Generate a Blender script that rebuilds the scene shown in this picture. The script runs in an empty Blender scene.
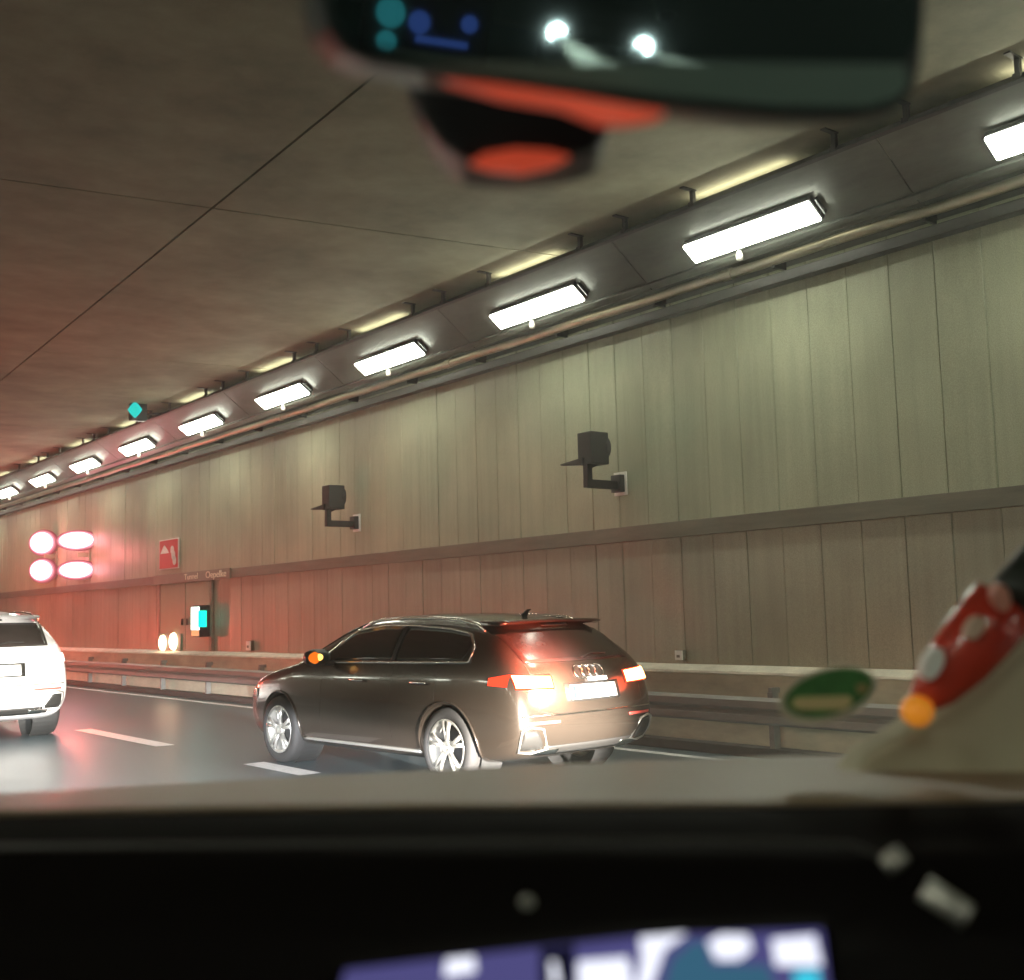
import bpy, bmesh, math, random
from mathutils import Vector, Matrix
from mathutils.bvhtree import BVHTree
random.seed(7)
sc = bpy.context.scene
col = sc.collection

# ------------------------------------------------------------------ camera, world, exposure
EYE = 1.40
cam_d = bpy.data.cameras.new('camera')
cam = bpy.data.objects.new('camera', cam_d); col.objects.link(cam)
CR = Vector((0.78547319, -0.61835568, -0.02584795)).normalized()      # camera right in the world
CU = Vector((-0.04468095, -0.09831313, 0.99415197)).normalized()      # camera up
CF = Vector((0.61728071, 0.77972481, 0.10485105)).normalized()        # camera forward
M = Matrix((( CR.x, CU.x, -CF.x, 0), (CR.y, CU.y, -CF.y, 0), (CR.z, CU.z, -CF.z, EYE), (0, 0, 0, 1)))
cam.matrix_world = M
FPX = 1150.0
cam_d.sensor_width = 36.0
cam_d.lens = 36.0 * FPX / 1024.0
cam_d.clip_start = 0.02
cam_d.clip_end = 300.0
cam_d.dof.use_dof = True
cam_d.dof.focus_distance = 11.0
cam_d.dof.aperture_fstop = 4.4
sc.camera = cam
world = bpy.data.worlds.new('World'); sc.world = world
world.use_nodes = True
wb = world.node_tree.nodes['Background']
wb.inputs[0].default_value = (0.92, 0.90, 0.70, 1); wb.inputs[1].default_value = 0.010
sc.view_settings.view_transform = 'Standard'
sc.view_settings.look = 'None'
sc.view_settings.exposure = 0.12
sc.view_settings.gamma = 1.0
sc.cycles.use_denoising = True
sc.cycles.max_bounces = 8
sc.cycles.sample_clamp_indirect = 6.0
HAZE = 0.006          # density of the hazy tunnel air
LAMP = 42.0           # radiance of the fluorescent tunnel lamps

# ------------------------------------------------------------------ helpers
def at(px, py, d):
    """point seen at a pixel, d metres along the viewing axis (used only to measure the place)"""
    return Vector((0, 0, EYE)) + (CF + CR * ((px - 512) / FPX) - CU * ((py - 490) / FPX)) * d

def mat(name, color, rough=0.6, metal=0.0, var=0.0, scale=4.0, emit=None, strength=0.0, coat=0.0, spec=0.5, bump=0.0, stretch=None):
    m = bpy.data.materials.new(name); m.use_nodes = True
    nt = m.node_tree; b = nt.nodes['Principled BSDF']
    b.inputs['Base Color'].default_value = (*color, 1)
    b.inputs['Roughness'].default_value = rough
    b.inputs['Metallic'].default_value = metal
    b.inputs['Coat Weight'].default_value = coat
    b.inputs['Coat Roughness'].default_value = 0.08
    b.inputs['Specular IOR Level'].default_value = spec
    if emit:
        b.inputs['Emission Color'].default_value = (*emit, 1); b.inputs['Emission Strength'].default_value = strength
    if var > 0 or bump > 0:
        tc = nt.nodes.new('ShaderNodeTexCoord'); mp = nt.nodes.new('ShaderNodeMapping')
        nt.links.new(tc.outputs['Object'], mp.inputs[0])
        if stretch: mp.inputs['Scale'].default_value = stretch
        n = nt.nodes.new('ShaderNodeTexNoise'); n.inputs['Scale'].default_value = scale
        n.inputs['Detail'].default_value = 8; n.inputs['Roughness'].default_value = 0.62
        nt.links.new(mp.outputs[0], n.inputs[0])
        if var > 0:
            r = nt.nodes.new('ShaderNodeValToRGB')
            r.color_ramp.elements[0].position = 0.30; r.color_ramp.elements[1].position = 0.70
            r.color_ramp.elements[0].color = (*[c * (1 - var) for c in color], 1)
            r.color_ramp.elements[1].color = (*[min(1, c * (1 + var)) for c in color], 1)
            nt.links.new(n.outputs[0], r.inputs[0]); nt.links.new(r.outputs[0], b.inputs['Base Color'])
        if bump > 0:
            bp = nt.nodes.new('ShaderNodeBump'); bp.inputs['Strength'].default_value = bump; bp.inputs['Distance'].default_value = 0.02
            nt.links.new(n.outputs[0], bp.inputs['Height']); nt.links.new(bp.outputs[0], b.inputs['Normal'])
    return m

def glow(name, color, strength):
    m = bpy.data.materials.new(name); m.use_nodes = True
    nt = m.node_tree; nt.nodes.clear()
    e = nt.nodes.new('ShaderNodeEmission'); o = nt.nodes.new('ShaderNodeOutputMaterial')
    e.inputs[0].default_value = (*color, 1); e.inputs[1].default_value = strength
    nt.links.new(e.outputs[0], o.inputs[0])
    return m

class MB:
    def __init__(s): s.v = []; s.f = []
    def add(s, vs, fs):
        k = len(s.v); s.v += [tuple(v) for v in vs]; s.f += [tuple(i + k for i in f) for f in fs]; return s
    def box(s, c, d, R=None):
        hx, hy, hz = d[0] / 2, d[1] / 2, d[2] / 2
        vs = [Vector((x, y, z)) for x in (-hx, hx) for y in (-hy, hy) for z in (-hz, hz)]
        if R: vs = [R @ v for v in vs]
        vs = [v + Vector(c) for v in vs]
        return s.add(vs, [(0, 1, 3, 2), (4, 6, 7, 5), (0, 4, 5, 1), (2, 3, 7, 6), (0, 2, 6, 4), (1, 5, 7, 3)])
    def tube(s, pts, r, n=8, closed=False):
        pts = [Vector(p) for p in pts]; N = len(pts); vs = []; fs = []
        up = Vector((0.13, 0.29, 0.95))
        for i, p in enumerate(pts):
            t = (pts[(i + 1) % N] - pts[i - 1]) if closed else (pts[min(i + 1, N - 1)] - pts[max(i - 1, 0)])
            t.normalize(); a = t.cross(up)
            if a.length < 1e-3: a = t.cross(Vector((1, 0, 0)))
            a.normalize(); b = t.cross(a)
            rr = r[i] if isinstance(r, (list, tuple)) else r
            for k in range(n):
                th = 2 * math.pi * k / n
                vs.append(p + a * rr * math.cos(th) + b * rr * math.sin(th))
        for i in range(N if closed else N - 1):
            j = (i + 1) % N
            for k in range(n): fs.append((i * n + k, i * n + (k + 1) % n, j * n + (k + 1) % n, j * n + k))
        if not closed: fs += [tuple(range(n))[::-1], tuple(range((N - 1) * n, N * n))]
        return s.add(vs, fs)
    def lathe(s, prof, axis=Vector((1, 0, 0)), c=Vector((0, 0, 0)), n=32, cap=False):
        axis = axis.normalized(); a = axis.orthogonal().normalized(); b = axis.cross(a); vs = []; fs = []
        for h, r in prof:
            for k in range(n):
                th = 2 * math.pi * k / n
                vs.append(c + axis * h + (a * math.cos(th) + b * math.sin(th)) * r)
        for i in range(len(prof) - 1):
            for k in range(n): fs.append((i * n + k, i * n + (k + 1) % n, (i + 1) * n + (k + 1) % n, (i + 1) * n + k))
        if cap: fs += [tuple(range(n))[::-1], tuple(range((len(prof) - 1) * n, len(prof) * n))]
        return s.add(vs, fs)
    def prism(s, poly, off):
        """polygon of 3-D points, extruded along off"""
        n = len(poly); off = Vector(off); poly = [Vector(p) for p in poly]
        vs = poly + [p + off for p in poly]
        return s.add(vs, [tuple(range(n))[::-1], tuple(range(n, 2 * n))] + [(i, (i + 1) % n, n + (i + 1) % n, n + i) for i in range(n)])
    def grid(s, rows):
        n = len(rows[0]); vs = [p for r in rows for p in r]
        return s.add(vs, [(i * n + j, i * n + j + 1, (i + 1) * n + j + 1, (i + 1) * n + j) for i in range(len(rows) - 1) for j in range(n - 1)])
    def build(s, name, m, parent=None, smooth=False, bevel=0, solid=0, subsurf=0, loc=None, seg=2):
        me = bpy.data.meshes.new(name); me.from_pydata([tuple(v) for v in s.v], [], s.f)
        bm = bmesh.new(); bm.from_mesh(me); bmesh.ops.recalc_face_normals(bm, faces=bm.faces); bm.to_mesh(me); bm.free()
        for ms in (m if isinstance(m, (list, tuple)) else [m]): me.materials.append(ms)
        if smooth:
            for p in me.polygons: p.use_smooth = True
        o = bpy.data.objects.new(name, me); col.objects.link(o)
        if parent: o.parent = parent
        if loc: o.location = loc
        if solid: q = o.modifiers.new('thick', 'SOLIDIFY'); q.thickness = solid; q.offset = 0
        if bevel:
            q = o.modifiers.new('bevel', 'BEVEL'); q.width = bevel; q.segments = seg; q.limit_method = 'ANGLE'
        if subsurf: q = o.modifiers.new('sub', 'SUBSURF'); q.levels = subsurf; q.render_levels = subsurf
        return o

def tag(o, label=None, cat=None, group=None, kind=None):
    if label: o['label'] = label
    if cat: o['category'] = cat
    if group: o['group'] = group
    if kind: o['kind'] = kind
    return o

def thing(name, label, cat, loc=(0, 0, 0), rz=0.0, group=None):
    o = bpy.data.objects.new(name, None); col.objects.link(o); o.empty_display_size = 0.1
    o.location = loc; o.rotation_euler = (0, 0, rz)
    return tag(o, label, cat, group)

def copy_tree(o, parent=None):
    c = o.copy(); col.objects.link(c)
    if parent: c.parent = parent
    for ch in list(o.children): copy_tree(ch, c)
    return c

# ------------------------------------------------------------------ materials
def wall_mat(name, base, panel, streak=0.13):
    """painted concrete panels: each panel its own shade, rain-like vertical dirt, soft blotches"""
    m = mat(name, base, 0.42, spec=0.45)
    nt = m.node_tree; b = nt.nodes['Principled BSDF']; L = nt.links.new
    tc = nt.nodes.new('ShaderNodeTexCoord'); sx = nt.nodes.new('ShaderNodeSeparateXYZ'); L(tc.outputs['Object'], sx.inputs[0])
    dv = nt.nodes.new('ShaderNodeMath'); dv.operation = 'DIVIDE'; dv.inputs[1].default_value = panel; L(sx.outputs[1], dv.inputs[0])
    fl = nt.nodes.new('ShaderNodeMath'); fl.operation = 'FLOOR'; L(dv.outputs[0], fl.inputs[0])
    wn = nt.nodes.new('ShaderNodeTexWhiteNoise'); wn.noise_dimensions = '1D'; L(fl.outputs[0], wn.inputs['W'])
    mp = nt.nodes.new('ShaderNodeMapping'); L(tc.outputs['Object'], mp.inputs[0]); mp.inputs['Scale'].default_value = (1, 7.0, 0.28)
    n1 = nt.nodes.new('ShaderNodeTexNoise'); n1.inputs['Scale'].default_value = 1.6; n1.inputs['Detail'].default_value = 7; L(mp.outputs[0], n1.inputs[0])
    n2 = nt.nodes.new('ShaderNodeTexNoise'); n2.inputs['Scale'].default_value = 0.9; n2.inputs['Detail'].default_value = 9; L(tc.outputs['Object'], n2.inputs[0])
    n3 = nt.nodes.new('ShaderNodeTexNoise'); n3.inputs['Scale'].default_value = 90; n3.inputs['Detail'].default_value = 2; L(tc.outputs['Object'], n3.inputs[0])
    def rng(sock, lo, hi, a=0.25, c=0.75):
        r = nt.nodes.new('ShaderNodeMapRange'); r.inputs[1].default_value = a; r.inputs[2].default_value = c
        r.inputs[3].default_value = lo; r.inputs[4].default_value = hi; L(sock, r.inputs[0]); return r.outputs[0]
    def mul(p, q):
        k = nt.nodes.new('ShaderNodeMath'); k.operation = 'MULTIPLY'; L(p, k.inputs[0]); L(q, k.inputs[1]); return k.outputs[0]
    f = mul(mul(rng(wn.outputs[0], 0.95, 1.04, 0, 1), rng(n1.outputs[0], 1 - streak, 1 + streak * 0.4)), mul(rng(n2.outputs[0], 0.76, 1.14), rng(n3.outputs[0], 0.84, 1.16)))
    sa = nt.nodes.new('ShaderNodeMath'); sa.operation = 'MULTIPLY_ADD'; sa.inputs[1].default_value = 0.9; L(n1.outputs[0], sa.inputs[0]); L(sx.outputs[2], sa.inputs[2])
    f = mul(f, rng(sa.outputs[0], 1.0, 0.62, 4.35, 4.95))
    vm = nt.nodes.new('ShaderNodeVectorMath'); vm.operation = 'SCALE'; vm.inputs[0].default_value = base; L(f, vm.inputs['Scale'])
    L(vm.outputs[0], b.inputs['Base Color'])
    L(rng(n1.outputs[0], 0.50, 0.34), b.inputs['Roughness'])
    return m

PAN = 0.44
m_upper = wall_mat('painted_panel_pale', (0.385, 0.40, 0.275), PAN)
m_lower = wall_mat('painted_panel_lower', (0.325, 0.305, 0.228), PAN)
m_band = mat('band_grey', (0.15, 0.14, 0.105), 0.5, var=0.2, scale=3, stretch=(1, 0.5, 4))
m_ledge = mat('ledge_concrete', (0.72, 0.68, 0.56), 0.6, var=0.18, scale=5)
m_plinth = mat('plinth_concrete', (0.58, 0.57, 0.43), 0.7, var=0.22, scale=2.5, bump=0.15, stretch=(1, 0.6, 2))
m_ceil = mat('concrete_ceiling', (0.205, 0.195, 0.135), 0.88, var=0.30, scale=1.4, bump=0.6)
m_joint = mat('joint_dark', (0.02, 0.018, 0.015), 0.9)
m_asphalt = mat('asphalt', (0.080, 0.112, 0.130), 0.32, var=0.25, scale=26, bump=0.12)
m_paint = mat('road_paint', (0.90, 0.90, 0.88), 0.6, var=0.12, scale=18)
m_tray = mat('tray_metal', (0.075, 0.078, 0.07), 0.40, 0.4, var=0.3, scale=3, stretch=(2, 0.6, 2))
m_black = mat('black_matt', (0.014, 0.014, 0.014), 0.6)
m_dark = mat('dark_metal', (0.022, 0.022, 0.024), 0.45, 0.3)
m_pipe = mat('pipe_metal', (0.36, 0.34, 0.26), 0.36, 0.85, var=0.25, scale=4, stretch=(1, 0.4, 1))
m_rail = mat('guard_rail_steel', (0.27, 0.27, 0.245), 0.55, 0.1, var=0.2, scale=4, stretch=(1, 0.4, 2))
m_white = mat('white_plastic', (0.78, 0.76, 0.70), 0.45)
m_lamp = glow('lamp_diffuser', (0.96, 1.0, 0.83), LAMP)
m_up = glow('lamp_upward', (1.0, 0.96, 0.70), 11.0)

# ------------------------------------------------------------------ the setting
Y0, Y1 = -26.0, 46.0
WX, LX = 8.80, -7.0
def sheet(name, x0, x1, z, m, y0=Y0, y1=Y1):
    o = MB().add([(x0, y0, z), (x1, y0, z), (x1, y1, z), (x0, y1, z)], [(0, 1, 2, 3)]).build(name, m)
    return tag(o, kind='structure')
sheet('road', LX - 0.3, WX + 0.5, 0.0, m_asphalt)
mk = MB()
for xl, first, sp, ln in ((5.03, 9.35, 3.35, 1.5), (1.45, 8.2, 3.35, 1.5), (-2.1, 8.2, 3.35, 1.5)):
    for k in range(-6, 11):
        y = first + k * sp
        if xl == 5.03 and k == 1: y, l = 12.72, 2.85
        elif xl == 5.03 and k == 0: y, l = 9.35, 1.15
        elif xl == 5.03 and k == 2: continue
        else: l = ln
        mk.add([(xl - 0.11, y, 0.004), (xl + 0.11, y, 0.004), (xl + 0.11, y + l, 0.004), (xl - 0.11, y + l, 0.004)], [(0, 1, 2, 3)])
mk.add([(8.02, Y0, .004), (8.14, Y0, .004), (8.14, Y1, .004), (8.02, Y1, .004)], [(0, 1, 2, 3)])
tag(mk.build('lane_markings', m_paint), kind='structure')

# ceiling: poured slabs with open joints that run a little askew
ZC = 5.32
cm = MB()
def cx(i, t): return (4.39 + 0.05 * (t - 9.3)) if i == 1 else ((LX - 0.5, None, WX + 0.6)[i])
def cy(k, x): return 10.12 + 7.0 * k - 0.19 * (x - 4.42)
g = 0.012
for k in range(-6, 7):
    for i in range(2):
        def pt(a, b):
            xx = cx(a, cy(b, 4.5))
            return xx, cy(b, xx)
        q = [pt(i, k), pt(i + 1, k), pt(i + 1, k + 1), pt(i, k + 1)]
        sgn = [(1, 1), (-1, 1), (-1, -1), (1, -1)]
        q = [(x + g * sx, y + g * sy) for (x, y), (sx, sy) in zip(q, sgn)]
        if q[2][1] < Y0 or q[0][1] > Y1 + 8: continue
        cm.add([(x, y, ZC) for x, y in q] + [(x, y, ZC + 0.09) for x, y in q], [(0, 1, 2, 3), (0, 4, 5, 1), (1, 5, 6, 2), (2, 6, 7, 3), (3, 7, 4, 0)])
tag(cm.build('ceiling', m_ceil), kind='structure')
sheet('ceiling_backing', LX - 0.6, WX + 0.7, ZC + 0.10, m_joint, Y0 - 6, Y1 + 8)

def cladding(name, x, z0, z1, m, parent, pw, seam=0.008, depth=0.010, flip=1):
    """one continuous sheet with V-grooved joints between the panels"""
    pts = []; y = Y0; i = 0
    while y < Y1:
        w = seam * (1.5 if i % 5 == 0 else 0.8)
        off = 0.004 * random.uniform(-1, 1)
        pts += [(x + depth * flip, y), (x + off * flip, y + w), (x + off * flip, y + pw - w), (x + depth * flip, y + pw)]
        y += pw; i += 1
    return MB().grid([[(px, py, z0) for px, py in pts], [(px, py, z1) for px, py in pts]]).build(name, m, parent)

wall = thing('tunnel_wall', 'long pale panelled tunnel wall with a dark band, behind the dark estate car', 'wall', (WX, 0, 0))
def rel(o): o.location = (-WX, 0, 0); return o
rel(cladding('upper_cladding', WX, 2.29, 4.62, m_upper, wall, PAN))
rel(cladding('lower_cladding', WX + 0.02, 0.80, 2.125, m_lower, wall, PAN))
rel(MB().box((WX + 0.03, (Y0 + Y1) / 2, 2.207), (0.10, Y1 - Y0, 0.165)).build('band', m_band, wall, bevel=0.006))
rel(MB().box((WX + 0.16, (Y0 + Y1) / 2, 2.9), (0.2, Y1 - Y0, 5.6)).build('core', m_black, wall))
rel(MB().prism([(WX + .06, Y0, .74), (WX - .205, Y0, .745), (WX - .195, Y0, .768), (WX - .05, Y0, .815), (WX + .06, Y0, .815)], (0, Y1 - Y0, 0)).build('ledge', m_ledge, wall))
rel(MB().box((WX - 0.065, (Y0 + Y1) / 2, 0.369), (0.26, Y1 - Y0, 0.738)).build('plinth', m_plinth, wall))
rel(MB().box((WX - 0.30, (Y0 + Y1) / 2, 0.045), (0.20, Y1 - Y0, 0.09)).build('kerb', mat('kerb_dark', (0.07, 0.065, 0.055), 0.8, var=0.2), wall, bevel=0.012))
# left wall, beyond the left edge of the picture; it carries the other lamp row and bounces light
lw = tag(MB().box((LX - 0.12, (Y0 + Y1) / 2, 2.8), (0.2, Y1 - Y0, 5.6)).build('tunnel_wall_far_side', m_upper), kind='structure')

# guard rail in front of the plinth
gr = thing('guard_rail', 'low dark steel guard rail running along the wall foot', 'guard rail', (WX - 0.40, 0, 0))
bm_ = MB(); prof = [(0.02, .305), (-.03, .33), (-.03, .39), (0.01, .425), (-.03, .46), (-.03, .52), (0.02, .55)]
bm_.grid([[(px, Y0, pz) for px, pz in prof], [(px, Y1, pz) for px, pz in prof]]).build('rail_beam', m_rail, gr, solid=0.006)
for k in range(0, 17):
    y = -6.0 + 2.1 * k + 0.35
    MB().box((0.10, y, 0.30), (0.09, 0.06, 0.60)).box((0.12, y, 0.615), (0.12, 0.045, 0.05)).build('post', m_rail, gr, bevel=0.004)

# emergency doors let into the lower wall
m_door = mat('door_grey_green', (0.15, 0.27, 0.18), 0.45, var=0.12, scale=2)
dr = thing('emergency_door', 'pair of grey green door leaves set in the lower wall, under the lettered band', 'door', (WX - 0.005, 21.2, 0.81))
for s, w in ((-1, 1.10), (1, 1.25)):
    leaf = MB().box((-0.012, s * (w / 2 + 0.012) + 0.02, 0.645), (0.035, w, 1.29)).build('door_leaf', m_door, dr, bevel=0.006)
    MB().box((-0.05, s * 0.12 + 0.02, 0.55), (0.03, 0.03, 0.12)).build('handle', m_dark, leaf, bevel=0.005)
MB().box((-0.008, 1.33, 0.65), (0.05, 0.07, 1.31)).box((-0.008, -1.15, 0.65), (0.05, 0.07, 1.31)).build('frame', m_band, dr)

def text_mesh(s, size, ext=0.003):
    cu = bpy.data.curves.new('t', 'FONT'); cu.body = s; cu.size = size; cu.extrude = ext; cu.align_x = 'CENTER'; cu.align_y = 'CENTER'
    o = bpy.data.objects.new('t', cu); col.objects.link(o)
    bpy.context.view_layer.update()
    me = bpy.data.meshes.new_from_object(o.evaluated_get(bpy.context.evaluated_depsgraph_get()))
    bpy.data.objects.remove(o); return me
FACE = Matrix(((0, 0, -1), (-1, 0, 0), (0, 1, 0)))      # text lying on the right-hand wall, read from the road
def wall_text(s, size, loc, m, parent, name='lettering', sy=1.0):
    me = text_mesh(s, size); me.transform(FACE.to_4x4() @ Matrix.Scale(sy, 4, Vector((1, 0, 0)))); me.materials.append(m)
    o = bpy.data.objects.new(name, me); col.objects.link(o); o.parent = parent; o.location = loc
    return o
bandsign = thing('lettered_band', 'grey band over the doors with two pale words in small letters', 'sign', (WX - 0.04, 20.9, 2.207))
MB().box((0, 0.1, 0), (0.03, 3.6, 0.19)).build('board', mat('band_sign_grey', (0.20, 0.195, 0.15), 0.5, var=0.1), bandsign, bevel=0.004)
m_letter = mat('letter_cream', (0.88, 0.83, 0.66), 0.5)
wall_text('Tunnel', 0.155, (-0.019, 0.0, 0.0), m_letter, bandsign, sy=1.5)
wall_text('Oepelke', 0.175, (-0.019, -1.12, 0.0), m_letter, bandsign, sy=1.5)

# ------------------------------------------------------------------ lamp tray, lamps, pipe
TA, TB = Vector((7.90, 0, 5.15)), Vector((8.72, 0, 4.535))
TD = (TB - TA).normalized(); TN = Vector((TD.z, 0, -TD.x))            # outward, down towards the road
if TN.z > 0: TN = -TN
tray = thing('lamp_tray', 'dark sloping metal tray hung below the ceiling, carrying the row of lamps', 'cable tray', (TA.x, 0, TA.z))
LW = 0.745
t_ = MB()
def tp(s, y, n=0.0): return TD * s + TN * n + Vector((0, y, 0))
seg = 3.125
for k in range(-8, 13):
    ya = 5.15 + seg * k + 0.006; yb = ya + seg - 0.012
    t_.prism([tp(0, ya), tp(LW, ya), tp(LW, yb), tp(0, yb)], -TN * 0.012)
t_.build('tray_sheet', m_tray, tray)
MB().prism([tp(-0.005, Y0, 0.02), tp(0.03, Y0, 0.02), tp(0.03, Y0, -0.05), tp(-0.005, Y0, -0.05)], (0, Y1 - Y0, 0)).build('upper_lip', m_dark, tray)
MB().prism([tp(0.635, Y0, 0.002), tp(0.69, Y0, 0.002), tp(0.69, Y0, 0.04), tp(0.635, Y0, 0.04)], (0, Y1 - Y0, 0)).build('cable_channel', m_tray, tray, bevel=0.006)
for k in range(-4, 33):
    y = 3.95 + 0.80 * k * 1.0 + (0.12 if k % 4 == 1 else 0)
    if k % 4 == 3: continue
    MB().box((0.03, y, 0.085), (0.04, 0.04, 0.17)).box((-0.03, y, 0.163), (0.18, 0.05, 0.012)).box((0.03, y, 0.02), (0.07, 0.06, 0.05)).build('hanger', m_dark, tray)

def make_lamp():
    o = thing('tunnel_lamp', 'x', 'lamp', (0, 0, 0), group='lamps on the tray along the wall')
    a, b, hl = 0.325, 0.550, 0.745
    def P(s, y, n): return TA + tp(s, y, n)
    MB().prism([P(a - .008, -hl - .008, .004), P(b + .008, -hl - .008, .004), P(b + .008, hl + .008, .004), P(a - .008, hl + .008, .004)], TN * 0.06).build('housing', m_dark, o, bevel=0.01)
    MB().prism([P(a, -hl, .066), P(b, -hl, .066), P(b, hl, .066), P(a, hl, .066)], TN * 0.03).build('diffuser', m_lamp, o, bevel=0.02)
    # slot in the back of the fitting that lights the ceiling
    MB().prism([TA + Vector((0.16, -0.55, 0.075)), TA + Vector((0.24, -0.55, 0.075)), TA + Vector((0.24, 0.55, 0.075)), TA + Vector((0.16, 0.55, 0.075))], (0, 0, 0.02)).build('upward_diffuser', m_up, o)
    MB().lathe([(0, .001), (.0, .02), (.05, .035), (.09, .03), (.10, .001)], Vector((0, 0, -1)), P(.60, 0.25, .04), 12).build('cable_gland', m_white, o, smooth=True)
    for s in (-1, 1):
        MB().prism([P(a + .03, s * 0.775, .002), P(b - .03, s * 0.775, .002), P(b - .03, s * 0.79, .002), P(a + .03, s * 0.79, .002)], TN * 0.04).build('end_clip', m_dark, o)
    return o
lamp0 = make_lamp()
ORD = {0: 'large lit tube lamp cut by the right edge of the picture', 1: 'longest whole lit lamp, second from the right',
       2: 'third lit lamp from the right, above the right wall speaker', 3: 'fourth lit lamp from the right, left of the ceiling joint',
       4: 'fifth lit lamp from the right, above the left wall speaker', 5: 'sixth lit lamp from the right, beside the hanging cyan signal',
       6: 'seventh lit lamp from the right, just left of the hanging cyan signal', 7: 'third small lit lamp from the left edge',
       8: 'second small lit lamp from the left edge', 9: 'small lit lamp cut by the left edge of the picture'}
for k in (*range(0, 13), -8, -7, -6, -5):
    o = lamp0 if k == 0 else copy_tree(lamp0)
    o.location = (0, 3.60 + 3.125 * k, 0)
    o['label'] = ORD.get(k, 'lit tube lamp of the row, outside the picture')
# the row on the other wall
lf0 = None
for k in range(-2, 11):
    if lf0 is None:
        lf0 = thing('tunnel_lamp', 'lit tube lamp on the far side of the road, outside the picture', 'lamp', (0, 0, 0), group='lamps along the other wall')
        MB().box((0, 0, 0.06), (0.28, 1.6, 0.06)).build('housing', m_dark, lf0)
        MB().box((0, 0, 0), (0.21, 1.52, 0.04)).build('diffuser', m_lamp, lf0)
        o = lf0
    else: o = copy_tree(lf0)
    o.location = (LX + 0.6, 0.0 + 4.2 * k, 4.9); o.rotation_euler = (0, math.radians(-40), 0)

pipe = thing('wall_pipe', 'shiny brownish metal pipe along the top of the tunnel wall', 'pipe', (WX - 0.17, 0, 4.665))
MB().tube([(0, Y0 + 0.5 * i, 0.006 * math.sin(i * 1.7)) for i in range(int((Y1 - Y0) * 2))], 0.048, 12).build('tube', m_pipe, pipe, smooth=True)
for k in range(-3, 22):
    y = 2.0 + 1.6 * k
    MB().box((0.09, y, -0.02), (0.18, 0.035, 0.11)).build('bracket', m_dark, pipe, bevel=0.004)
    if k % 3 == 0: MB().tube([(0, y + .5, 0), (0, y + .62, 0)], 0.058, 12).build('coupling', m_pipe, pipe)
trunk = MB().box((WX - 0.065, (Y0 + Y1) / 2, 4.50), (0.12, Y1 - Y0, 0.10)).build('cable_duct', mat('duct_dark', (0.028, 0.028, 0.025), .6, var=.2), bevel=0.008)
tag(trunk, 'narrow grey cable duct directly under the shiny pipe', 'cable duct')

# ------------------------------------------------------------------ speakers on the wall
def make_speaker(label, y, z):
    o = thing('wall_speaker', label, 'speaker', (WX, y, z), group='dark speakers on brackets on the wall')
    m = mat('speaker_grey', (0.030, 0.029, 0.030), 0.5)
    MB().box((-0.004, 0, 0), (0.02, 0.20, 0.26)).build('wall_plate', m_white, o, bevel=0.004)
    MB().box((-0.05, 0, 0), (0.07, 0.15, 0.19)).box((-0.30, 0.0, -0.02), (0.46, 0.075, 0.09)).build('bracket_arm', m, o, bevel=0.006)
    MB().box((-0.49, 0.0, 0.10), (0.07, 0.07, 0.20)).prism([(-.52, -.035, .12), (-.33, -.035, .20), (-.33, -.035, .25), (-.52, -.035, .25)], (0, .07, 0)).build('bracket_post', m, o)
    c = MB().box((-0.40, 0.0, 0.365), (0.26, 0.22, 0.35)).build('cabinet', m, o, bevel=0.008)
    MB().lathe([(0, .001), (0, .10), (.03, .115), (.05, .115), (.06, .10), (.045, .001)], Vector((1, -0.35, 0)), Vector((-0.28, -0.02, 0.38)), 24).build('horn', m, c, smooth=True)
    MB().prism([(-.56, 0.02, .18), (-.60, .32, .205), (-.60, .32, .22), (-.56, .0, .26)], (.07, 0, 0)).build('side_lug', m, o)
    return o
make_speaker('larger dark box speaker on a bracket, on the wall above the estate car roof', 9.17, 2.77)
make_speaker('smaller dark box speaker on a bracket, left of and beyond the larger one', 14.86, 2.77)

# ------------------------------------------------------------------ signs and small lamps on the wall
m_red = mat('sign_red', (0.62, 0.03, 0.03), 0.45)
sg = thing('fire_sign', 'small square red sign with white pictograms above the emergency doors', 'sign', (WX - 0.03, 22.05, 2.70))
MB().box((0, 0, 0), (0.02, 0.98, 0.60)).build('board', m_white, sg)
MB().box((-0.013, 0, 0), (0.01, 0.92, 0.55)).build('face', m_red, sg)
pg = MB()
pg.prism([(-.022, .40, .02), (-.022, .30, .12), (-.022, .20, .19), (-.022, .08, .12), (-.022, -.03, .02)], (.003, 0, 0))
pg.build('flame_pictogram', m_white, sg)
hs = MB()
for (yy, zz, r) in ((-.20, .07, .085), (-.26, -.03, .095), (-.32, -.14, .09)): hs.lathe([(0, .0005), (0, r), (.003, r), (.003, .0005)], Vector((-1, 0, 0)), Vector((-.019 - .002 * (zz < 0), yy, zz)), 20)
hs.build('hose_pictogram', m_white, sg)

ex = thing('exit_light', 'glowing white green emergency exit box lamp on the door edge', 'lamp', (WX - 0.16, 20.25, 1.37))
MB().box((0.03, 0, 0), (0.20, 0.32, 0.58)).build('case', m_dark, ex, bevel=0.01)
MB().box((-0.08, 0.02, 0.05), (0.02, 0.34, 0.42)).box((0.0, 0.17, 0.05), (0.14, 0.02, 0.42)).build('white_panel', glow('exit_white', (0.75, 1.0, 0.92), 3.0), ex)
MB().box((-0.02, -0.168, 0.04), (0.16, 0.012, 0.30)).build('green_panel', glow('exit_green', (0.0, 0.85, 0.62), 1.6), ex)
MB().box((-0.08, 0.02, -0.22), (0.02, 0.30, 0.10)).build('orange_panel', glow('exit_orange', (1.0, 0.42, 0.18), 1.1), ex)

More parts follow.
